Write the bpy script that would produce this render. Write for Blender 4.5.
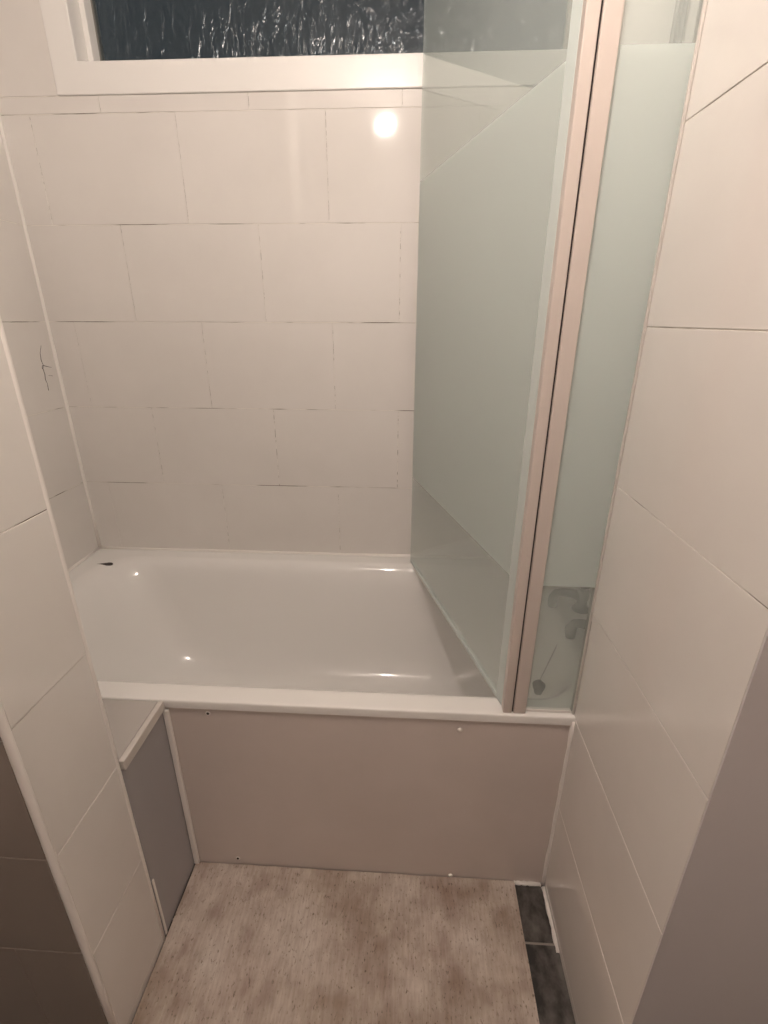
import bpy, bmesh, math, random
from mathutils import Vector, Matrix

random.seed(4)
for o in list(bpy.data.objects):
    bpy.data.objects.remove(o)
S = bpy.context.scene
COL = S.collection

# ------------------------------------------------------------------ key levels (metres)
H = 1.2798                      # camera height
YB, YF, YA, YN, YR = 1.5005, 0.7949, 0.6333, 0.4568, 0.4167
XL, XN, XR, XE = -1.089, -0.5176, 0.3481, 0.635
ZR = 0.5254                     # bath rim
ZC = 2.30                       # ceiling

# ------------------------------------------------------------------ camera
cam_d = bpy.data.cameras.new('camera')
cam = bpy.data.objects.new('camera', cam_d)
COL.objects.link(cam)
S.camera = cam
cam_d.sensor_fit = 'VERTICAL'
cam_d.sensor_height = 36.0
cam_d.lens = 36.0 * 488.25 / 1024.0
cam_d.clip_start = 0.02
a, b, c = math.radians(21.56), math.radians(3.1585), math.radians(0.158)
fw = Vector((-math.sin(b) * math.cos(a), math.cos(b) * math.cos(a), -math.sin(a)))
rt = Vector((math.cos(b), math.sin(b), 0))
up = rt.cross(fw)
r2 = rt * math.cos(c) + up * math.sin(c)
u2 = r2.cross(fw)
M = Matrix(((r2.x, u2.x, -fw.x, 0), (r2.y, u2.y, -fw.y, 0), (r2.z, u2.z, -fw.z, 0), (0, 0, 0, 1)))
cam.matrix_world = Matrix.Translation((0, 0, H)) @ M

# ------------------------------------------------------------------ world (night outside the window)
w = bpy.data.worlds.new('night')
S.world = w
w.use_nodes = True
w.node_tree.nodes['Background'].inputs[0].default_value = (0.10, 0.16, 0.20, 1)
w.node_tree.nodes['Background'].inputs[1].default_value = 0.20

S.view_settings.view_transform = 'Standard'
S.view_settings.look = 'None'
S.view_settings.gamma = 1.0
S.view_settings.use_curve_mapping = False
S.view_settings.exposure = 0.0

LAMP = Vector((-0.143, 0.25, 2.11))
LAMP_R = 0.028
LAMP_POWER = 1300.0
LAMP_COL = (1.0, 0.875, 0.785)


# ------------------------------------------------------------------ materials
def mat(name, col=(.8, .8, .8), rough=.5, metal=0.0, coat=0.0, spec=.5):
    m = bpy.data.materials.new(name)
    m.use_nodes = True
    p = m.node_tree.nodes['Principled BSDF']
    p.inputs['Base Color'].default_value = (*col, 1)
    p.inputs['Roughness'].default_value = rough
    p.inputs['Metallic'].default_value = metal
    p.inputs['Coat Weight'].default_value = coat
    p.inputs['Coat Roughness'].default_value = 0.04
    p.inputs['Specular IOR Level'].default_value = spec
    return m


def N(m, kind, **kw):
    n = m.node_tree.nodes.new(kind)
    for k, v in kw.items():
        setattr(n, k, v)
    return n


def noise_col(m, c1, c2, scale=(5, 5, 5), detail=6, lo=.35, hi=.65, rough=.6):
    """two-tone noise in object space into the base colour"""
    nt = m.node_tree
    p = nt.nodes['Principled BSDF']
    tc = N(m, 'ShaderNodeTexCoord')
    mp = N(m, 'ShaderNodeMapping')
    mp.inputs['Scale'].default_value = scale
    nz = N(m, 'ShaderNodeTexNoise')
    nz.inputs['Scale'].default_value = 1.0
    nz.inputs['Detail'].default_value = detail
    nz.inputs['Roughness'].default_value = rough
    cr = N(m, 'ShaderNodeValToRGB')
    cr.color_ramp.elements[0].position = lo
    cr.color_ramp.elements[0].color = (*c1, 1)
    cr.color_ramp.elements[1].position = hi
    cr.color_ramp.elements[1].color = (*c2, 1)
    nt.links.new(tc.outputs['Object'], mp.inputs['Vector'])
    nt.links.new(mp.outputs['Vector'], nz.inputs['Vector'])
    nt.links.new(nz.outputs['Fac'], cr.inputs['Fac'])
    nt.links.new(cr.outputs['Color'], p.inputs['Base Color'])
    return tc, mp, nz, cr


def add_bump(m, scale, strength, dist=.001, detail=3):
    nt = m.node_tree
    p = nt.nodes['Principled BSDF']
    tc = N(m, 'ShaderNodeTexCoord')
    mp = N(m, 'ShaderNodeMapping')
    mp.inputs['Scale'].default_value = scale
    nz = N(m, 'ShaderNodeTexNoise')
    nz.inputs['Scale'].default_value = 1.0
    nz.inputs['Detail'].default_value = detail
    bp = N(m, 'ShaderNodeBump')
    bp.inputs['Strength'].default_value = strength
    bp.inputs['Distance'].default_value = dist
    nt.links.new(tc.outputs['Object'], mp.inputs['Vector'])
    nt.links.new(mp.outputs['Vector'], nz.inputs['Vector'])
    nt.links.new(nz.outputs['Fac'], bp.inputs['Height'])
    nt.links.new(bp.outputs['Normal'], p.inputs['Normal'])


TILE = mat('white_tile', (.74, .70, .655), .055)
noise_col(TILE, (.72, .685, .65), (.76, .725, .69), (3, 3, 3))
add_bump(TILE, (9, 9, 9), .12, .004, 1)
GROUT = mat('grout', (.7, .66, .6), .8)
noise_col(GROUT, (.16, .12, .09), (.80, .76, .70), (6, 6, 60), 3, .40, .52)
TAUPE = mat('taupe_tile', (.27, .225, .195), .22)
PLASTER = mat('painted_plaster', (.60, .56, .56), .5)
add_bump(PLASTER, (60, 60, 60), .15, .001)
CEIL = mat('ceiling_paint', (.78, .75, .72), .8)
WHITEPAINT = mat('white_gloss_paint', (.84, .815, .785), .28)
add_bump(WHITEPAINT, (30, 30, 30), .15, .001)
ENAMEL = mat('bath_enamel', (.82, .80, .775), .08)
BEAD = mat('white_sealant', (.82, .78, .74), .4)
PANELMAT = mat('bath_panel_plastic', (.66, .575, .53), .30)
noise_col(PANELMAT, (.61, .54, .50), (.65, .575, .535), (4, 4, 4))
GREYBOARD = mat('grey_board', (.36, .345, .35), .45)
SHELFMAT = mat('shelf_board', (.43, .40, .375), .35)
EDGING = mat('edging_plastic', (.58, .54, .50), .35)
PROFILE = mat('beige_profile', (.57, .50, .455), .35)
DARK = mat('dark_gap', (.02, .012, .01), .6)
CHROME = mat('chrome', (.42, .42, .42), .22, metal=1.0)
DARKCHROME = mat('dull_chrome', (.25, .25, .25), .35, metal=1.0)
RUBBER = mat('plug_rubber', (.05, .05, .05), .5)
SEALGREY = mat('window_seal', (.33, .30, .26), .6)
CAP = mat('screw_cap', (.85, .80, .75), .3)

SLATE = mat('slate_tile', (.05, .05, .05), .35)
noise_col(SLATE, (.022, .020, .019), (.20, .18, .165), (16, 11, 8), 8, .42, .72)
SLATEGROUT = mat('slate_grout', (.29, .26, .235), .8)


def frost_mat(name='frosted_glass'):
    m = bpy.data.materials.new(name)
    m.use_nodes = True
    nt = m.node_tree
    nt.nodes.clear()
    out = nt.nodes.new('ShaderNodeOutputMaterial')
    dif = nt.nodes.new('ShaderNodeBsdfDiffuse')
    dif.inputs['Color'].default_value = (.80, .88, .85, 1)
    tr = nt.nodes.new('ShaderNodeBsdfTranslucent')
    tr.inputs['Color'].default_value = (.90, .99, .96, 1)
    rf = nt.nodes.new('ShaderNodeBsdfRefraction')
    rf.inputs['Color'].default_value = (.90, .96, .91, 1)
    rf.inputs['Roughness'].default_value = .5
    rf.inputs['IOR'].default_value = 1.12
    gl = nt.nodes.new('ShaderNodeBsdfGlossy')
    gl.inputs['Roughness'].default_value = .32
    fr = nt.nodes.new('ShaderNodeFresnel')
    fr.inputs['IOR'].default_value = 1.45
    m1 = nt.nodes.new('ShaderNodeMixShader')
    m1.inputs[0].default_value = .42
    m2 = nt.nodes.new('ShaderNodeMixShader')
    m2.inputs[0].default_value = .14
    m3 = nt.nodes.new('ShaderNodeMixShader')
    L = nt.links.new
    L(dif.outputs[0], m1.inputs[1]); L(tr.outputs[0], m1.inputs[2])
    L(m1.outputs[0], m2.inputs[1]); L(rf.outputs[0], m2.inputs[2])
    L(fr.outputs[0], m3.inputs[0]); L(m2.outputs[0], m3.inputs[1]); L(gl.outputs[0], m3.inputs[2])
    L(m3.outputs[0], out.inputs[0])
    return m


def clear_mat(name='clear_glass', col=(.95, .98, .965), haze=.22, bump=None, ior=1.5, grough=.02):
    m = bpy.data.materials.new(name)
    m.use_nodes = True
    nt = m.node_tree
    nt.nodes.clear()
    out = nt.nodes.new('ShaderNodeOutputMaterial')
    tp = nt.nodes.new('ShaderNodeBsdfTransparent')
    tp.inputs['Color'].default_value = (*col, 1)
    df = nt.nodes.new('ShaderNodeBsdfDiffuse')
    df.inputs['Color'].default_value = (.82, .89, .87, 1)
    gl = nt.nodes.new('ShaderNodeBsdfGlossy')
    gl.inputs['Roughness'].default_value = grough
    fr = nt.nodes.new('ShaderNodeFresnel')
    ge = nt.nodes.new('ShaderNodeNewGeometry')      # the same IOR seen from inside the sheet
    mr = nt.nodes.new('ShaderNodeMapRange')
    mr.inputs['To Min'].default_value = ior
    mr.inputs['To Max'].default_value = 1 / ior
    nt.links.new(ge.outputs['Backfacing'], mr.inputs['Value'])
    nt.links.new(mr.outputs['Result'], fr.inputs['IOR'])
    m1 = nt.nodes.new('ShaderNodeMixShader')
    m1.inputs[0].default_value = haze
    m3 = nt.nodes.new('ShaderNodeMixShader')
    L = nt.links.new
    L(tp.outputs[0], m1.inputs[1]); L(df.outputs[0], m1.inputs[2])
    L(fr.outputs[0], m3.inputs[0]); L(m1.outputs[0], m3.inputs[1]); L(gl.outputs[0], m3.inputs[2])
    L(m3.outputs[0], out.inputs[0])
    if bump:
        tc = nt.nodes.new('ShaderNodeTexCoord')
        mp = nt.nodes.new('ShaderNodeMapping')
        mp.inputs['Scale'].default_value = bump[0]
        nz = nt.nodes.new('ShaderNodeTexNoise')
        nz.inputs['Scale'].default_value = 1
        nz.inputs['Detail'].default_value = 2.0
        nz.inputs['Distortion'].default_value = 1.2
        bp = nt.nodes.new('ShaderNodeBump')
        bp.inputs['Strength'].default_value = bump[1]
        bp.inputs['Distance'].default_value = bump[2]
        L(tc.outputs['Object'], mp.inputs['Vector']); L(mp.outputs['Vector'], nz.inputs['Vector'])
        L(nz.outputs['Fac'], bp.inputs['Height'])
        L(bp.outputs['Normal'], gl.inputs['Normal']); L(bp.outputs['Normal'], fr.inputs['Normal'])
    return m


FROST = frost_mat()
CLEAR = clear_mat()
SEALCLEAR = clear_mat('clear_seal_strip', (.95, .95, .93), .6, ior=1.3)
OBSCURE = clear_mat('obscure_window_glass', (.75, .8, .83), .015, bump=((44, 44, 17), .75, .009), grough=.20)

MAT = mat('mat_vinyl', (.5, .45, .4), .55)


def build_mat_material():
    m = MAT
    nt = m.node_tree
    p = nt.nodes['Principled BSDF']
    L = nt.links.new
    tc = N(m, 'ShaderNodeTexCoord')

    def noise(scale, detail, lo, hi, c1, c2, rough=.6):
        mp = N(m, 'ShaderNodeMapping'); mp.inputs['Scale'].default_value = scale
        nz = N(m, 'ShaderNodeTexNoise'); nz.inputs['Scale'].default_value = 1
        nz.inputs['Detail'].default_value = detail; nz.inputs['Roughness'].default_value = rough
        cr = N(m, 'ShaderNodeValToRGB')
        e = cr.color_ramp.elements
        e[0].position = lo; e[0].color = (*c1, 1); e[1].position = hi; e[1].color = (*c2, 1)
        L(tc.outputs['Object'], mp.inputs['Vector']); L(mp.outputs['Vector'], nz.inputs['Vector'])
        L(nz.outputs['Fac'], cr.inputs['Fac'])
        return cr

    def mul(a_, b_, f=1.0):
        mx = N(m, 'ShaderNodeMixRGB', blend_type='MULTIPLY'); mx.inputs[0].default_value = f
        L(a_, mx.inputs[1]); L(b_, mx.inputs[2])
        return mx.outputs[0]
    base = noise((7, 5, 5), 6, .36, .62, (.37, .285, .24), (.66, .60, .54))
    streak = noise((170, 22, 20), 4, .35, .6, (.84, .82, .80), (1, 1, 1))
    fleck = noise((240, 110, 40), 5, .31, .42, (.38, .35, .30), (1, 1, 1), .65)
    smudge = noise((3.4, 4.2, 3), 5, .36, .58, (.60, .53, .48), (1, 1, 1))
    L(mul(mul(mul(base.outputs[0], streak.outputs[0]), fleck.outputs[0]), smudge.outputs[0]), p.inputs['Base Color'])
    bp = N(m, 'ShaderNodeBump'); bp.inputs['Strength'].default_value = .3; bp.inputs['Distance'].default_value = .002
    L(fleck.outputs[0], bp.inputs['Height']); L(bp.outputs['Normal'], p.inputs['Normal'])


build_mat_material()


# ------------------------------------------------------------------ helpers
def tag(o, label, cat, group=None):
    o['label'] = label
    o['category'] = cat
    if group:
        o['group'] = group
    return o


def thing(name, label, cat, loc=(0, 0, 0), group=None):
    o = bpy.data.objects.new(name, None)
    COL.objects.link(o)
    o.location = loc
    o.empty_display_size = .05
    return tag(o, label, cat, group)


def obj(name, bm, mats, parent=None, smooth=False, bevel=0, subsurf=0, angle=40):
    me = bpy.data.meshes.new(name)
    bmesh.ops.recalc_face_normals(bm, faces=bm.faces)
    bm.to_mesh(me)
    bm.free()
    for m in (mats if isinstance(mats, (list, tuple)) else [mats]):
        me.materials.append(m)
    if smooth:
        for p in me.polygons:
            p.use_smooth = True
    o = bpy.data.objects.new(name, me)
    COL.objects.link(o)
    if parent:
        o.parent = parent
        o.matrix_parent_inverse = Matrix.Translation(-parent.location)
        if parent.parent:
            o.matrix_parent_inverse = Matrix.Identity(4)
    if bevel:
        md = o.modifiers.new('bevel', 'BEVEL')
        md.width = bevel
        md.segments = 3
        md.limit_method = 'ANGLE'
        md.angle_limit = math.radians(angle)
    if subsurf:
        md = o.modifiers.new('subsurf', 'SUBSURF')
        md.levels = md.render_levels = subsurf
    return o


def box(bm, x0, x1, y0, y1, z0, z1, mi=0):
    vs = [bm.verts.new(p) for p in ((x0, y0, z0), (x1, y0, z0), (x1, y1, z0), (x0, y1, z0),
                                    (x0, y0, z1), (x1, y0, z1), (x1, y1, z1), (x0, y1, z1))]
    fs = []
    for q in ((0, 3, 2, 1), (4, 5, 6, 7), (0, 1, 5, 4), (1, 2, 6, 5), (2, 3, 7, 6), (3, 0, 4, 7)):
        f = bm.faces.new([vs[i] for i in q])
        f.material_index = mi
        fs.append(f)
    return fs


def nb():
    return bmesh.new()


def B(*dims, mi=0):
    bm = nb()
    box(bm, *dims, mi=mi)
    return bm


def tube(bm, pts, rad, n=12, mi=0, cap=True, squash=None):
    """swept circle through pts; rad a number or list"""
    pts = [Vector(p) for p in pts]
    rs = rad if isinstance(rad, (list, tuple)) else [rad] * len(pts)
    rings = []
    prev = None
    for i, p in enumerate(pts):
        t = (pts[min(i + 1, len(pts) - 1)] - pts[max(i - 1, 0)]).normalized()
        if prev is None:
            ref = Vector((0, 0, 1)) if abs(t.z) < .9 else Vector((1, 0, 0))
            u = t.cross(ref).normalized()
        else:
            u = (prev - t * prev.dot(t)).normalized()
        prev = u
        v = t.cross(u)
        k = squash or 1.0
        rings.append([bm.verts.new(p + (u * math.cos(q) + v * math.sin(q) * k) * rs[i])
                      for q in [2 * math.pi * j / n for j in range(n)]])
    for A_, B_ in zip(rings, rings[1:]):
        for j in range(n):
            f = bm.faces.new((A_[j], A_[(j + 1) % n], B_[(j + 1) % n], B_[j]))
            f.material_index = mi
            f.smooth = True
    if cap:
        bm.faces.new(rings[0][::-1]).material_index = mi
        bm.faces.new(rings[-1]).material_index = mi


def lathe(bm, prof, cx, cy, n=24, axis='z', base=0.0):
    """prof: list of (r, h) revolved about an axis through (cx, cy)"""
    rings = []
    for r, h in prof:
        ring = []
        for j in range(n):
            q = 2 * math.pi * j / n
            if axis == 'z':
                ring.append(bm.verts.new((cx + r * math.cos(q), cy + r * math.sin(q), base + h)))
            else:   # axis y: cx = x, cy = z, base = y
                ring.append(bm.verts.new((cx + r * math.cos(q), base + h, cy + r * math.sin(q))))
        rings.append(ring)
    for A_, B_ in zip(rings, rings[1:]):
        for j in range(n):
            bm.faces.new((A_[j], A_[(j + 1) % n], B_[(j + 1) % n], B_[j]))
    bm.faces.new(rings[0][::-1])
    bm.faces.new(rings[-1])


def subtract(rect, hole):
    u0, u1, v0, v1 = rect
    a0, a1, b0, b1 = hole
    if u1 <= a0 or u0 >= a1 or v1 <= b0 or v0 >= b1:
        return [rect]
    out = []
    if v0 < b0: out.append((u0, u1, v0, b0))
    if v1 > b1: out.append((u0, u1, b1, v1))
    w0, w1 = max(v0, b0), min(v1, b1)
    if u0 < a0: out.append((u0, a0, w0, w1))
    if u1 > a1: out.append((a1, u1, w0, w1))
    return out


def tiles(bm, plane, pos, out, u0, u1, v0, v1, tw, rowh, vorig, joint, hole=None, gap=.0009, mi=0, thick=.008, ch=.0006):
    """courses of tiles on the plane x=pos or y=pos; 'out' is +1/-1, the side they face.
    Each tile is a chamfered slab with a hair of tilt; the joints between them are real gaps."""
    rects = []
    k0 = int(math.floor((v0 - vorig) / rowh)) - 1
    for k in range(k0, k0 + 40):
        a0, a1 = vorig + k * rowh, vorig + (k + 1) * rowh
        if a1 <= v0 or a0 >= v1:
            continue
        off = joint[k % 2]
        j0 = int(math.floor((u0 - off) / tw)) - 1
        for j in range(j0, j0 + 40):
            c0, c1 = off + j * tw, off + (j + 1) * tw
            if c1 <= u0 or c0 >= u1:
                continue
            r = (max(c0, u0), min(c1, u1), max(a0, v0), min(a1, v1))
            if r[1] - r[0] < .006 or r[3] - r[2] < .006:
                continue
            rects += subtract(r, hole) if hole else [r]
    for (c0, c1, a0, a1) in rects:
        g = gap * random.uniform(.6, 1.3)
        gv = g * .55
        c0 += gv; c1 -= gv; a0 += g; a1 -= g
        if c1 - c0 < .006 or a1 - a0 < .006:
            continue
        tu, tv = random.uniform(-.0016, .0016), random.uniform(-.0016, .0016)
        lift = random.uniform(-.0002, .0003)
        cu, cv = (c0 + c1) / 2, (a0 + a1) / 2

        def P(u, v, d):
            d += lift + tu * (u - cu) + tv * (v - cv) if d > 0 else 0
            q = pos + out * (d - thick)
            return (q, u, v) if plane == 'x' else (u, q, v)
        bk = [bm.verts.new(P(u, v, 0)) for u, v in ((c0, a0), (c1, a0), (c1, a1), (c0, a1))]
        md = [bm.verts.new(P(u, v, thick - ch)) for u, v in ((c0, a0), (c1, a0), (c1, a1), (c0, a1))]
        ft = [bm.verts.new(P(u, v, thick)) for u, v in ((c0 + ch, a0 + ch), (c1 - ch, a0 + ch), (c1 - ch, a1 - ch), (c0 + ch, a1 - ch))]
        for q in range(4):
            bm.faces.new((bk[q], bk[(q + 1) % 4], md[(q + 1) % 4], md[q])).material_index = mi
            bm.faces.new((md[q], md[(q + 1) % 4], ft[(q + 1) % 4], ft[q])).material_index = mi
        bm.faces.new(ft).material_index = mi
        bm.faces.new(bk[::-1]).material_index = mi


def struct(name, bm, mats, **k):
    o = obj(name, bm, mats, **k)
    o['kind'] = 'structure'
    return o


# ------------------------------------------------------------------ the room
TW, RH = .387, .25
YREAR = -1.15
GB = .0012   # grout sits this far below the tile face
# window opening
WX0, WX1, WZ0, WZ1 = -0.851, 0.372, 1.875, 2.235
CAS = .068      # width of the casing board round it
HOLE = (WX0 - CAS, WX1 + CAS, WZ0 - CAS, WZ1 + CAS)

bm = nb()
t0 = YB + GB
WT = .14
box(bm, XL - .1, WX0 - .003, t0, t0 + WT, 0, ZC, 1)
box(bm, WX1 + .003, XE + .1, t0, t0 + WT, 0, ZC, 1)
box(bm, WX0 - .003, WX1 + .003, t0, t0 + WT, 0, WZ0 - .003, 1)
box(bm, WX0 - .003, WX1 + .003, t0, t0 + WT, WZ1 + .003, ZC, 1)
tiles(bm, 'y', YB, -1, XL, XE, .52, ZC, TW, RH, .52, (-.620, -.814), HOLE)
struct('wall_back', bm, [TILE, GROUT])

bm = nb()
box(bm, XL - .1, XL - GB, YREAR, YB, 0, ZC, 1)
tiles(bm, 'x', XL, 1, YA, YB, .52, ZC, TW, RH, .52, (YB - .387, YB - .21))
wl = struct('wall_left', bm, [TILE, GROUT])

bm = nb()
box(bm, XE + GB, XE + .1, YREAR, YB, 0, ZC, 1)
tiles(bm, 'x', XE, -1, YF, YB, .52, ZC, TW, RH, .52, (YB - .387, YB - .21))
struct('wall_right', bm, [TILE, GROUT])

struct('wall_front', B(XL - .1, XE + .1, YREAR - .1, YREAR, 0, ZC), PLASTER)
struct('ceiling', B(XL - .1, XE + .1, YREAR - .1, YB + WT, ZC, ZC + .08), CEIL)

# short walls either side of the opening in front of the bath
bm = nb()
box(bm, XL, XN - GB, YN + GB, YA - .0005, 0, ZC, 1)
tiles(bm, 'x', XN, 1, YN + .008, YA - .009, 0, ZC, TW, RH, .025, (YN - .05, YN - .05))
tiles(bm, 'y', YN, -1, XL, XN - .010, 0, ZC, TW, .232, .065, (XN - .9, XN - .62), mi=2)
struct('wall_inner_left', bm, [TILE, GROUT, TAUPE])
bm = nb()
box(bm, XR + GB, XE, YR, YF + .006, 0, ZC, 1)
box(bm, XR - .0004, XE, YR - .0025, YR - .0001, 0, ZC, 2)
for f in bm.faces:
    if abs(f.calc_center_median().y - YR) < 1e-4 or abs(f.calc_center_median().y - YF - .006) < 1e-4:
        f.material_index = 2
tiles(bm, 'x', XR, -1, YR + .0005, YF + .0055, 0, ZC, .8, RH, .02, (YR - .2, YR - .2))
struct('wall_inner_right', bm, [TILE, GROUT, PLASTER])

# floor: dark slate-look tiles
bm = nb()
box(bm, XL - .1, XE + .1, YREAR - .1, YB + WT, -.1, -.0015, 1)
ny = 0
y = .67 - .30 * 7
while y < .67 + .3:
    x = XL - .02
    while x < XE:
        g = .0026
        box(bm, max(x, XL) + g, min(x + .60, XE) - g, max(y, YREAR) + g, min(y + .30, YB) - g, -.008, 0, 0)
        x += .60
    y += .30
struct('floor', bm, [SLATE, SLATEGROUT])

# sealant beads and edge trims that belong to the room
def bead(name, p, q, r, m=BEAD, wob=.0):
    bm = nb()
    n = 14
    P, Q = Vector(p), Vector(q)
    pts = [P.lerp(Q, i / n) for i in range(n + 1)]
    tube(bm, pts, [r * (1 + random.uniform(-wob, wob)) for _ in pts], 10)
    return struct(name, bm, m, smooth=True)


bead('trim_1', (XL + .001, YB - .001, ZR), (XL + .001, YB - .001, ZC), .006, wob=.15)
bead('trim_2', (XN - .0045, YA - .0045, 0), (XN - .0045, YA - .0045, ZC), .0058)
bead('trim_3', (XN - .0045, YN + .0045, 0), (XN - .0045, YN + .0045, ZC), .0062)
bead('trim_4', (XL, YB - .002, ZR + .001), (XE, YB - .002, ZR + .001), .0055, wob=.15)
bead('trim_5', (XL + .002, YA, ZR + .001), (XL + .002, YB, ZR + .001), .0055, wob=.15)
bead('trim_6', (XR - .001, YF - .001, 0.003), (XR - .001, YF - .001, ZR - .01), .0048, wob=.25)
bead('trim_7', (.276, YF - .003, .002), (XR - .008, YF - .003, .002), .0045, wob=.2)
bead('trim_8', (XR - .003, YF - .01, .002), (XR - .003, .655, .002), .0045, wob=.3)

# crack in the left wall's tiling near the corner
bm = nb()
for pts in ([(1.452, 1.205), (1.441, 1.185), (1.438, 1.165), (1.442, 1.150), (1.437, 1.142), (1.439, 1.125), (1.436, 1.110), (1.440, 1.098), (1.438, 1.078)],
            [(1.440, 1.150), (1.455, 1.146), (1.474, 1.141)], [(1.453, 1.120), (1.470, 1.117)], [(1.438, 1.150), (1.434, 1.143), (1.438, 1.137)]):
    tube(bm, [(XL + .0004, y_, z_) for y_, z_ in pts], [random.uniform(.0004, .0010) for _ in pts], 6)
ck = obj('crack', bm, DARK, wl)

# ------------------------------------------------------------------ window
bm = nb()
cz0, cz1, cx0, cx1 = WZ0 - CAS, WZ1 + CAS, WX0 - CAS, WX1 + CAS
yf = YB - .004
outer = [(cx0, cz0), (cx1, cz0), (cx1, cz1), (cx0, cz1)]
inner = [(WX0, WZ0), (WX1, WZ0), (WX1, WZ1), (WX0, WZ1)]
def ring(pts, y_): return [bm.verts.new((x_, y_, z_)) for x_, z_ in pts]
A0, A1 = ring(outer, YB + .001), ring(outer, yf)
B1, B0 = ring(inner, yf), ring(inner, YB + .125)
for i in range(4):
    j = (i + 1) % 4
    for q in ((A0[i], A0[j], A1[j], A1[i]), (A1[i], A1[j], B1[j], B1[i]), (B1[i], B1[j], B0[j], B0[i]), (B0[i], B0[j], A0[j], A0[i])):
        bm.faces.new(q)
win = struct('window_1', bm, WHITEPAINT, bevel=.003)
# sash in the recess
bm = nb()
ys0, ys1, st = YB + .085, YB + .112, .012
box(bm, WX0, WX0 + st, ys0, ys1, WZ0, WZ1); box(bm, WX1 - st, WX1, ys0, ys1, WZ0, WZ1)
box(bm, WX0 + st, WX1 - st, ys0, ys1, WZ0, WZ0 + st); box(bm, WX0 + st, WX1 - st, ys0, ys1, WZ1 - st, WZ1)
obj('window_seal', bm, SEALGREY, win, bevel=.002)
bm = nb()
box(bm, WX0 - .0, WX0 + .014, YB + .05, YB + .085, WZ0, WZ1)
obj('window_stop', bm, WHITEPAINT, win, bevel=.002)
obj('window_pane', B(WX0 + st, WX1 - st, YB + .096, YB + .101, WZ0 + st, WZ1 - st), OBSCURE, win)

# ------------------------------------------------------------------ bathtub
def rrect(x0, x1, y0, y1, r, z, n=10):
    pts = []
    for cx, cy, a0 in ((x1 - r, y1 - r, 0), (x0 + r, y1 - r, 90), (x0 + r, y0 + r, 180), (x1 - r, y0 + r, 270)):
        for k in range(n + 1):
            q = math.radians(a0 + 90 * k / n)
            pts.append((cx + r * math.cos(q), cy + r * math.sin(q), z))
    # extra points on the long sides keep the loft even
    out = []
    for i, p in enumerate(pts):
        out.append(p)
        nx = pts[(i + 1) % len(pts)]
        if i % (n + 1) == n:
            for s in range(1, 6):
                out.append(tuple(p[t] + (nx[t] - p[t]) * s / 6 for t in range(3)))
    return out


BX0, BX1, BY0, BY1 = XL + .001, .606, YF - .004, YB - .001
loops = [rrect(BX0, BX1, BY0, BY1, .006, ZR - .020),
         rrect(BX0, BX1, BY0, BY1, .006, ZR - .004),
         rrect(BX0 + .0015, BX1 - .0015, BY0 + .0015, BY1 - .0015, .006, ZR - .0008),
         rrect(BX0 + .006, BX1 - .006, BY0 + .006, BY1 - .006, .008, ZR)]
ix0, ix1, iy0, iy1 = XL + .062, .428, YF + .042, YB - .055
loops.append(rrect(ix0 - .006, ix1 + .006, iy0 - .006, iy1 + .006, .13, ZR))
prof = [(0, 0), (.06, .008), (.13, .032), (.20, .085), (.28, .20), (.37, .38), (.47, .57), (.58, .74), (.70, .875), (.84, .955), (1.0, 1.0)]
iL, iR, iF, iK, dep = .31, .15, .13, .17, .355
for w_, d_ in prof:
    loops.append(rrect(ix0 + iL * w_, ix1 - iR * w_, iy0 + iF * w_, iy1 - iK * w_, .13 + .03 * w_, ZR - dep * d_))
zf = ZR - dep
loops.append(rrect(ix0 + iL + .06, ix1 - iR - .06, iy0 + iF + .05, iy1 - iK - .05, .10, zf - .004))
loops.append(rrect(ix0 + iL + .14, ix1 - iR - .14, iy0 + iF + .11, iy1 - iK - .11, .06, zf - .006))
bm = nb()
rings = [[bm.verts.new(p) for p in l] for l in loops]
for A_, B_ in zip(rings, rings[1:]):
    n = len(A_)
    for j in range(n):
        bm.faces.new((A_[j], A_[(j + 1) % n], B_[(j + 1) % n], B_[j]))
bm.faces.new(rings[-1])
tub = obj('bathtub', bm, ENAMEL, smooth=True)
md = tub.modifiers.new('subsurf', 'SUBSURF'); md.levels = md.render_levels = 2
tag(tub, 'white enamelled bathtub set under the window between the tiled walls', 'bathtub')

# tear-shaped hole in the rim at the back left corner
bm = nb()
hx, hy = -0.992, 1.385
pts = []
for k in range(24):
    q = 2 * math.pi * k / 24
    rx = .017 * math.cos(q) * (1.0 if math.cos(q) > 0 else 2.1)
    ry = .0085 * math.sin(q) * (1.0 if math.cos(q) > 0 else (1 + math.cos(q)) ** 1.0)
    pts.append((hx + rx, hy + ry + rx * .12, ZR + .0002))
top = [bm.verts.new(p) for p in pts]
bot = [bm.verts.new((p[0], p[1], ZR - .010)) for p in pts]
bm.faces.new(top); bm.faces.new(bot[::-1])
for i in range(24):
    bm.faces.new((top[i], bot[i], bot[(i + 1) % 24], top[(i + 1) % 24]))
h = obj('rim_hole', bm, DARK, tub)
h['label'] = 'dark tear-shaped hole in the rim'
bm = nb()
lathe(bm, [(.034, 0), (.036, .002), (.030, .0045), (.012, .003), (.001, .003)], .14, 1.145, 28, base=zf - .004)
d = obj('drain', bm, CHROME, tub, smooth=True)
d['label'] = 'chrome plughole ring'

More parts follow.
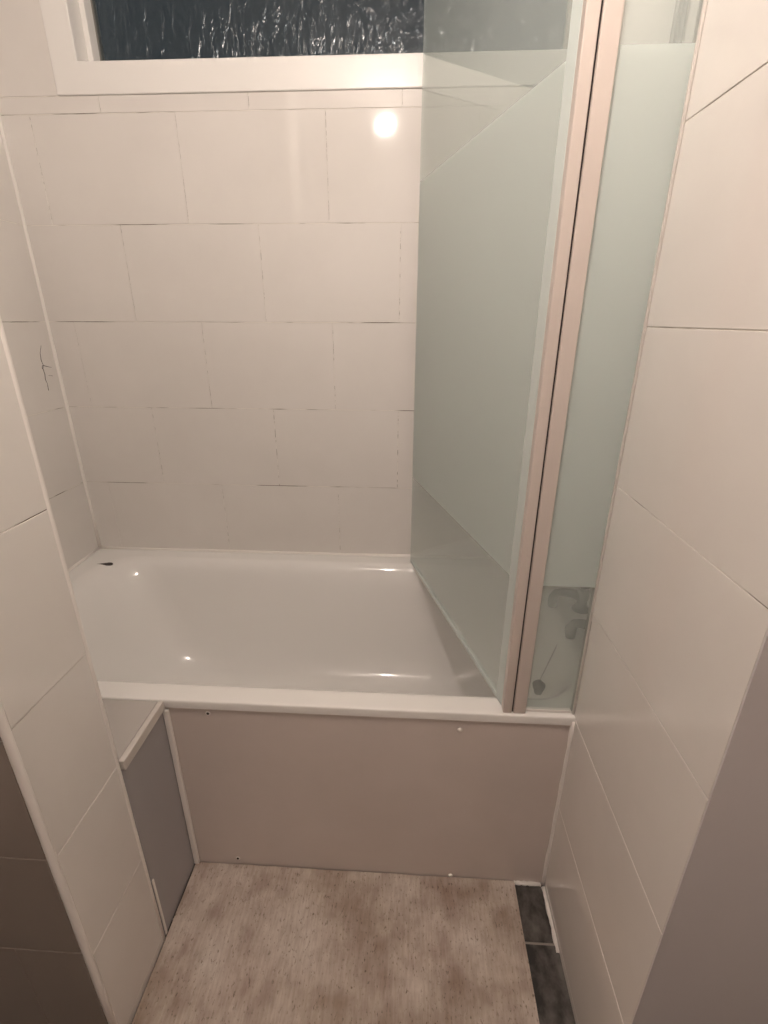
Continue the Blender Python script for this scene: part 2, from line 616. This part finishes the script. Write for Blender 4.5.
# ------------------------------------------------------------------ bath front panel
PZ = ZR - .0240
pan = thing('access_panel', 'pinkish white front panel screwed on below the bathtub rim', 'bath panel', ((XN + XR) / 2, YF + .004, 0))
obj('board', B(-.520, XR - .0015, YF + .001, YF + .009, .001, PZ), PANELMAT, pan, bevel=.001)
obj('top_shadow_strip', B(-.500, XR - .003, YF + .003, YF + .009, PZ, ZR - .0202), DARK, pan)['label'] = 'dark strip standing in for the shadow in the gap along the top edge'  # near-black backing paints the shadow line in the gap below the rim
obj('corner_strip', B(-.5183, -.5055, YF - .008, YF + .001, .006, PZ - .002), BEAD, pan, bevel=.003)['label'] = 'white corner strip'
for (sx, sz, cap) in ((-.422, .490, 0), (-.407, .026, 0), (.118, .476, 1), (.122, .010, 1)):
    bm = nb()
    if cap:
        lathe(bm, [(.0056, 0), (.0056, -.0012), (.0042, -.0030), (.0015, -.0038)], sx, sz, 18, 'y', YF + .0012)
        o = obj('screw_cap', bm, CAP, pan, smooth=True); o['label'] = 'small white screw cap'
    else:
        lathe(bm, [(.0056, 0), (.0056, -.0012), (.0040, -.0020), (.0032, -.0012)], sx, sz, 18, 'y', YF + .0012)
        s = obj('screw_cup', bm, CAP, pan); s['label'] = 'open screw cup'
        bm = nb()
        lathe(bm, [(.0031, 0), (.0031, -.0008), (.0012, -.0012)], sx, sz, 14, 'y', YF - .0002)
        obj('screw', bm, DARK, pan)

# grey end board and shelf filling the step at the left
sb = thing('side_board', 'grey side board closing the step left of the bath panel', 'board', (-.51, (YA + YF) / 2, 0))
obj('board', B(-.5280, -.5185, YA + .0015, YF - .001, .004, ZR - .024), GREYBOARD, sb, bevel=.0008)
bm = nb()
box(bm, -.5184, -.5150, YA + .0015, YA + .0075, .008, .190)
o = obj('edge_strip', bm, BEAD, sb, bevel=.0015); o['label'] = 'short white strip at the lower edge'
sh = thing('shelf', 'small grey-white ledge board at rim level beside the bathtub', 'shelf', (-.8, .71, ZR - .02))
obj('board', B(XL + .004, -.5235, YA + .001, YF - .0055, ZR - .018, ZR - .002), SHELFMAT, sh, bevel=.001)
o = obj('edging_strip', B(-.5225, -.511, YA + .003, YF - .0050, ZR - .0225, ZR - .0005), EDGING, sh, bevel=.002)
o['label'] = 'pale edging strip'

# ------------------------------------------------------------------ folding glass screen on the rim
sc = thing('bath_screen', 'folding glass bath screen with frosted band standing on the rim', 'bath screen', (.22, YF + .02, ZR))
ZS0, ZS1, FB, FT = ZR + .006, 1.96, .822, 1.602
GT = .006


def glass_slab(name, p, q, z0, z1, zf0, zf1, side=-1):
    """glass sheet between plan points p and q with its middle band etched"""
    P, Q = Vector((*p, 0)), Vector((*q, 0))
    t = (Q - P).normalized()
    nrm = Vector((-t.y, t.x, 0)) * (GT / 2)
    bm = nb()
    zs = [z0, zf0, zf1, z1]
    col = {}
    for s in (-1, 1):
        for e, X in enumerate((P, Q)):
            for k, z in enumerate(zs):
                v = X + nrm * s
                col[s, e, k] = bm.verts.new((v.x, v.y, z))
    for k in range(3):
        f = bm.faces.new((col[-1, 0, k], col[-1, 1, k], col[-1, 1, k + 1], col[-1, 0, k + 1])); f.material_index = int(k == 1 and side == -1)
        f = bm.faces.new((col[1, 0, k], col[1, 0, k + 1], col[1, 1, k + 1], col[1, 1, k])); f.material_index = int(k == 1 and side == 1)
        for e in (0, 1):
            f = bm.faces.new((col[-1, e, k], col[-1, e, k + 1], col[1, e, k + 1], col[1, e, k])); f.material_index = 0
    bm.faces.new((col[-1, 0, 0], col[1, 0, 0], col[1, 1, 0], col[-1, 1, 0]))
    bm.faces.new((col[-1, 0, 3], col[-1, 1, 3], col[1, 1, 3], col[1, 0, 3]))
    return obj(name, bm, [CLEAR, FROST], sc)


YG = YF + .012
o = glass_slab('fixed_pane', (.2475, YG), (XR - .004, YG), ZS0, ZS1, FB, FT)
o['label'] = 'narrow fixed glass pane'
HP, HF = Vector((.2085, YG + .004)), Vector((.011, 1.462))
tt = (HF - HP).normalized()
o = glass_slab('folding_pane', HP + tt * .004, HF, ZS0, ZS1, FB, FT, 1)
o['label'] = 'wide glass pane folded in towards the window wall'


def oriented(name, p, q, width, z0, z1, m, bev=.0015):
    P, Q = Vector((*p, 0)), Vector((*q, 0))
    t = (Q - P).normalized()
    n_ = Vector((-t.y, t.x, 0)) * width / 2
    bm = nb()
    lo = [bm.verts.new((v.x, v.y, z0)) for v in (P - n_, Q - n_, Q + n_, P + n_)]
    hi = [bm.verts.new((v.x, v.y, z1)) for v in (P - n_, Q - n_, Q + n_, P + n_)]
    bm.faces.new(lo[::-1]); bm.faces.new(hi)
    for i in range(4):
        bm.faces.new((lo[i], lo[(i + 1) % 4], hi[(i + 1) % 4], hi[i]))
    return obj(name, bm, m, sc, bevel=bev)


obj('hinge_profile', B(.2025, .2205, YF + .001, YF + .022, ZR + .0005, ZS1 + .004), PROFILE, sc, bevel=.002)
obj('hinge_profile', B(.2235, .2485, YF + .001, YF + .022, ZR + .0005, ZS1 + .004), PROFILE, sc, bevel=.002)
obj('hinge_gap', B(.2203, .2237, YF + .006, YF + .020, ZR + .0007, ZS1 + .002), DARK, sc)
obj('wall_profile', B(XR - .004, XR - .0005, YF + .004, YF + .020, ZR + .0005, ZS1 + .004), EDGING, sc, bevel=.001)
oriented('side_seal', HP + tt * .006, HP + tt * .032, .009, ZS0, ZS1, SEALCLEAR)
oriented('bottom_seal', HP + tt * .008, HF - tt * .004, .009, ZR + .0006, ZR + .012, SEALCLEAR)
oriented('bottom_rail', Vector((.249, YG)), Vector((XR - .006, YG)), .008, ZR + .0006, ZR + .007, BEAD)

# ------------------------------------------------------------------ taps, plug, pipe
def tap(x, y, label, yaw):
    t = thing('bath_tap', label, 'tap', (x, y, ZR), 'chrome taps at the end of the bathtub')
    bm = nb()
    lathe(bm, [(.024, 0), (.025, .003), (.021, .007), (.015, .010), (.014, .030), (.0165, .036), (.0175, .046), (.0165, .060), (.012, .066)], 0, 0, 24)
    b_ = obj('body', bm, DARKCHROME, None, smooth=True); b_.parent = t
    bm = nb()
    tube(bm, [(-.008, 0, .044), (-.030, 0, .049), (-.056, 0, .050), (-.070, 0, .046), (-.076, 0, .034), (-.077, 0, .018), (-.077, 0, .004)], [.013, .0125, .0115, .0115, .013, .014, .012], 16)
    s_ = obj('spout', bm, DARKCHROME, None, smooth=True); s_.parent = t
    bm = nb()
    lathe(bm, [(.009, .064), (.009, .076), (.019, .080), (.0215, .088), (.0215, .098), (.016, .104), (.002, .106)], 0, 0, 20)
    for k in range(3):
        q = math.radians(120 * k + 30)
        tube(bm, [(0, 0, .091), (.032 * math.cos(q), .032 * math.sin(q), .091)], [.006, .0075], 10)
    h_ = obj('handle', bm, DARKCHROME, None, smooth=True); h_.parent = t
    t.rotation_euler.z = yaw
    return t


tap(.485, 1.200, 'chrome bath tap on the rim, farther one seen through clear glass', math.radians(-6))
tap(.487, 1.035, 'chrome bath tap on the rim, nearer one half hidden by the tiled wall edge', math.radians(-22))

pl = thing('bath_plug', 'dark bath plug hanging on a thin chain below the taps', 'plug', (.347, 1.035, .385))
bm = nb()
lathe(bm, [(.010, -.012), (.012, 0), (.015, .004), (.0165, .012), (.015, .016), (.006, .018), (.005, .026), (.002, .028)], 0, 0, 20)
p_ = obj('stopper', bm, RUBBER, None, smooth=True); p_.parent = pl
bm = nb()
c0, c1 = Vector((0, 0, .026)), Vector((.078, .085, ZR - .385 + .006))
npt = 40
for i in range(npt):
    s0 = i / npt
    P = c0.lerp(c1, s0) + Vector((.0, 0, -.002 * math.sin(math.pi * s0)))
    Q = c0.lerp(c1, (i + .8) / npt) + Vector((0, 0, -.002 * math.sin(math.pi * (i + .8) / npt)))
    tube(bm, [P, P.lerp(Q, .5), Q], [.0008, .0018, .0008], 6)
p_ = obj('chain', bm, DARKCHROME, None); p_.parent = pl

pr = thing('riser_pipe', 'grey vertical pipe in the far right corner behind the fixed pane', 'pipe', (.588, YB - .020, ZR + .01))
bm = nb(); tube(bm, [(.588, YB - .020, ZR + .008), (.588, YB - .020, 1.4), (.588, YB - .020, ZC - .002)], .0135, 20)
obj('pipe', bm, CHROME, pr, smooth=False)
for z_ in (.9, 1.75):
    bm = nb(); tube(bm, [(.588, YB - .020, z_ - .008), (.588, YB - .020, z_ + .008)], .0165, 20)
    box(bm, .580, .596, YB - .010, YB - .0005, z_ - .006, z_ + .006)
    obj('pipe_clip', bm, BEAD, pr)

# ------------------------------------------------------------------ mat on the floor
bm = nb()
x0, x1, y0, y1 = -.5150, .276, -.05, YF - .0015
nx, ny_ = 40, 40
def edge(v): return random.uniform(-v, v)
grid = [[None] * (ny_ + 1) for _ in range(nx + 1)]
for i in range(nx + 1):
    for j in range(ny_ + 1):
        gx = x0 + (x1 - x0) * i / nx + (edge(.0006) if i in (0, nx) else 0)
        gy = y0 + (y1 - y0) * j / ny_ + (edge(.0008) if j in (0, ny_) else 0)
        lift = .0012 * math.sin(gx * 9 + 1) * math.sin(gy * 7) * (1 if 0 < j < ny_ else .3)
        grid[i][j] = bm.verts.new((gx, gy, .0065 + lift))
for i in range(nx):
    for j in range(ny_):
        bm.faces.new((grid[i][j], grid[i + 1][j], grid[i + 1][j + 1], grid[i][j + 1]))
ext = bmesh.ops.extrude_face_region(bm, geom=bm.faces[:])
for v in ext['geom']:
    if isinstance(v, bmesh.types.BMVert):
        v.co.z = .0012
mt = obj('floor_mat', bm, MAT, bevel=.0)
tag(mt, 'mottled beige board-like floor mat lying against the bath panel', 'floor mat')

# ------------------------------------------------------------------ ceiling light (its reflection shows on the tiles)
cl = thing('ceiling_light', 'small round ceiling light mirrored as a bright dot in the tiles', 'ceiling light', (LAMP.x, LAMP.y, ZC))
bm = nb()
lathe(bm, [(.055, 0), (.055, -.012), (.030, -.022), (.016, -.026), (.016, LAMP.z - ZC + LAMP_R * .9)], LAMP.x, LAMP.y, 28, base=ZC - .001)
obj('base', bm, CAP, cl, smooth=True)
bm = nb()
bmesh.ops.create_uvsphere(bm, u_segments=32, v_segments=20, radius=LAMP_R, matrix=Matrix.Translation(LAMP))
GLOW = bpy.data.materials.new('lamp_glow'); GLOW.use_nodes = True
nt = GLOW.node_tree; nt.nodes.clear()
em = nt.nodes.new('ShaderNodeEmission'); oo = nt.nodes.new('ShaderNodeOutputMaterial')
em.inputs[0].default_value = (*LAMP_COL, 1); em.inputs[1].default_value = LAMP_POWER
nt.links.new(em.outputs[0], oo.inputs[0])
obj('globe', bm, GLOW, cl, smooth=True)
bm = nb()
lathe(bm, [(.004, 0), (.013, .001), (.020, .005), (.0215, .008), (.020, .0085), (.010, .0075), (.003, .0075)], LAMP.x, LAMP.y, 28, base=LAMP.z - LAMP_R - .009)
o = obj('light_block_cap', bm, CAP, cl, smooth=True); o['label'] = 'small cap added under the globe to dim the light below'  # cap added to the fitting to block part of the downward light
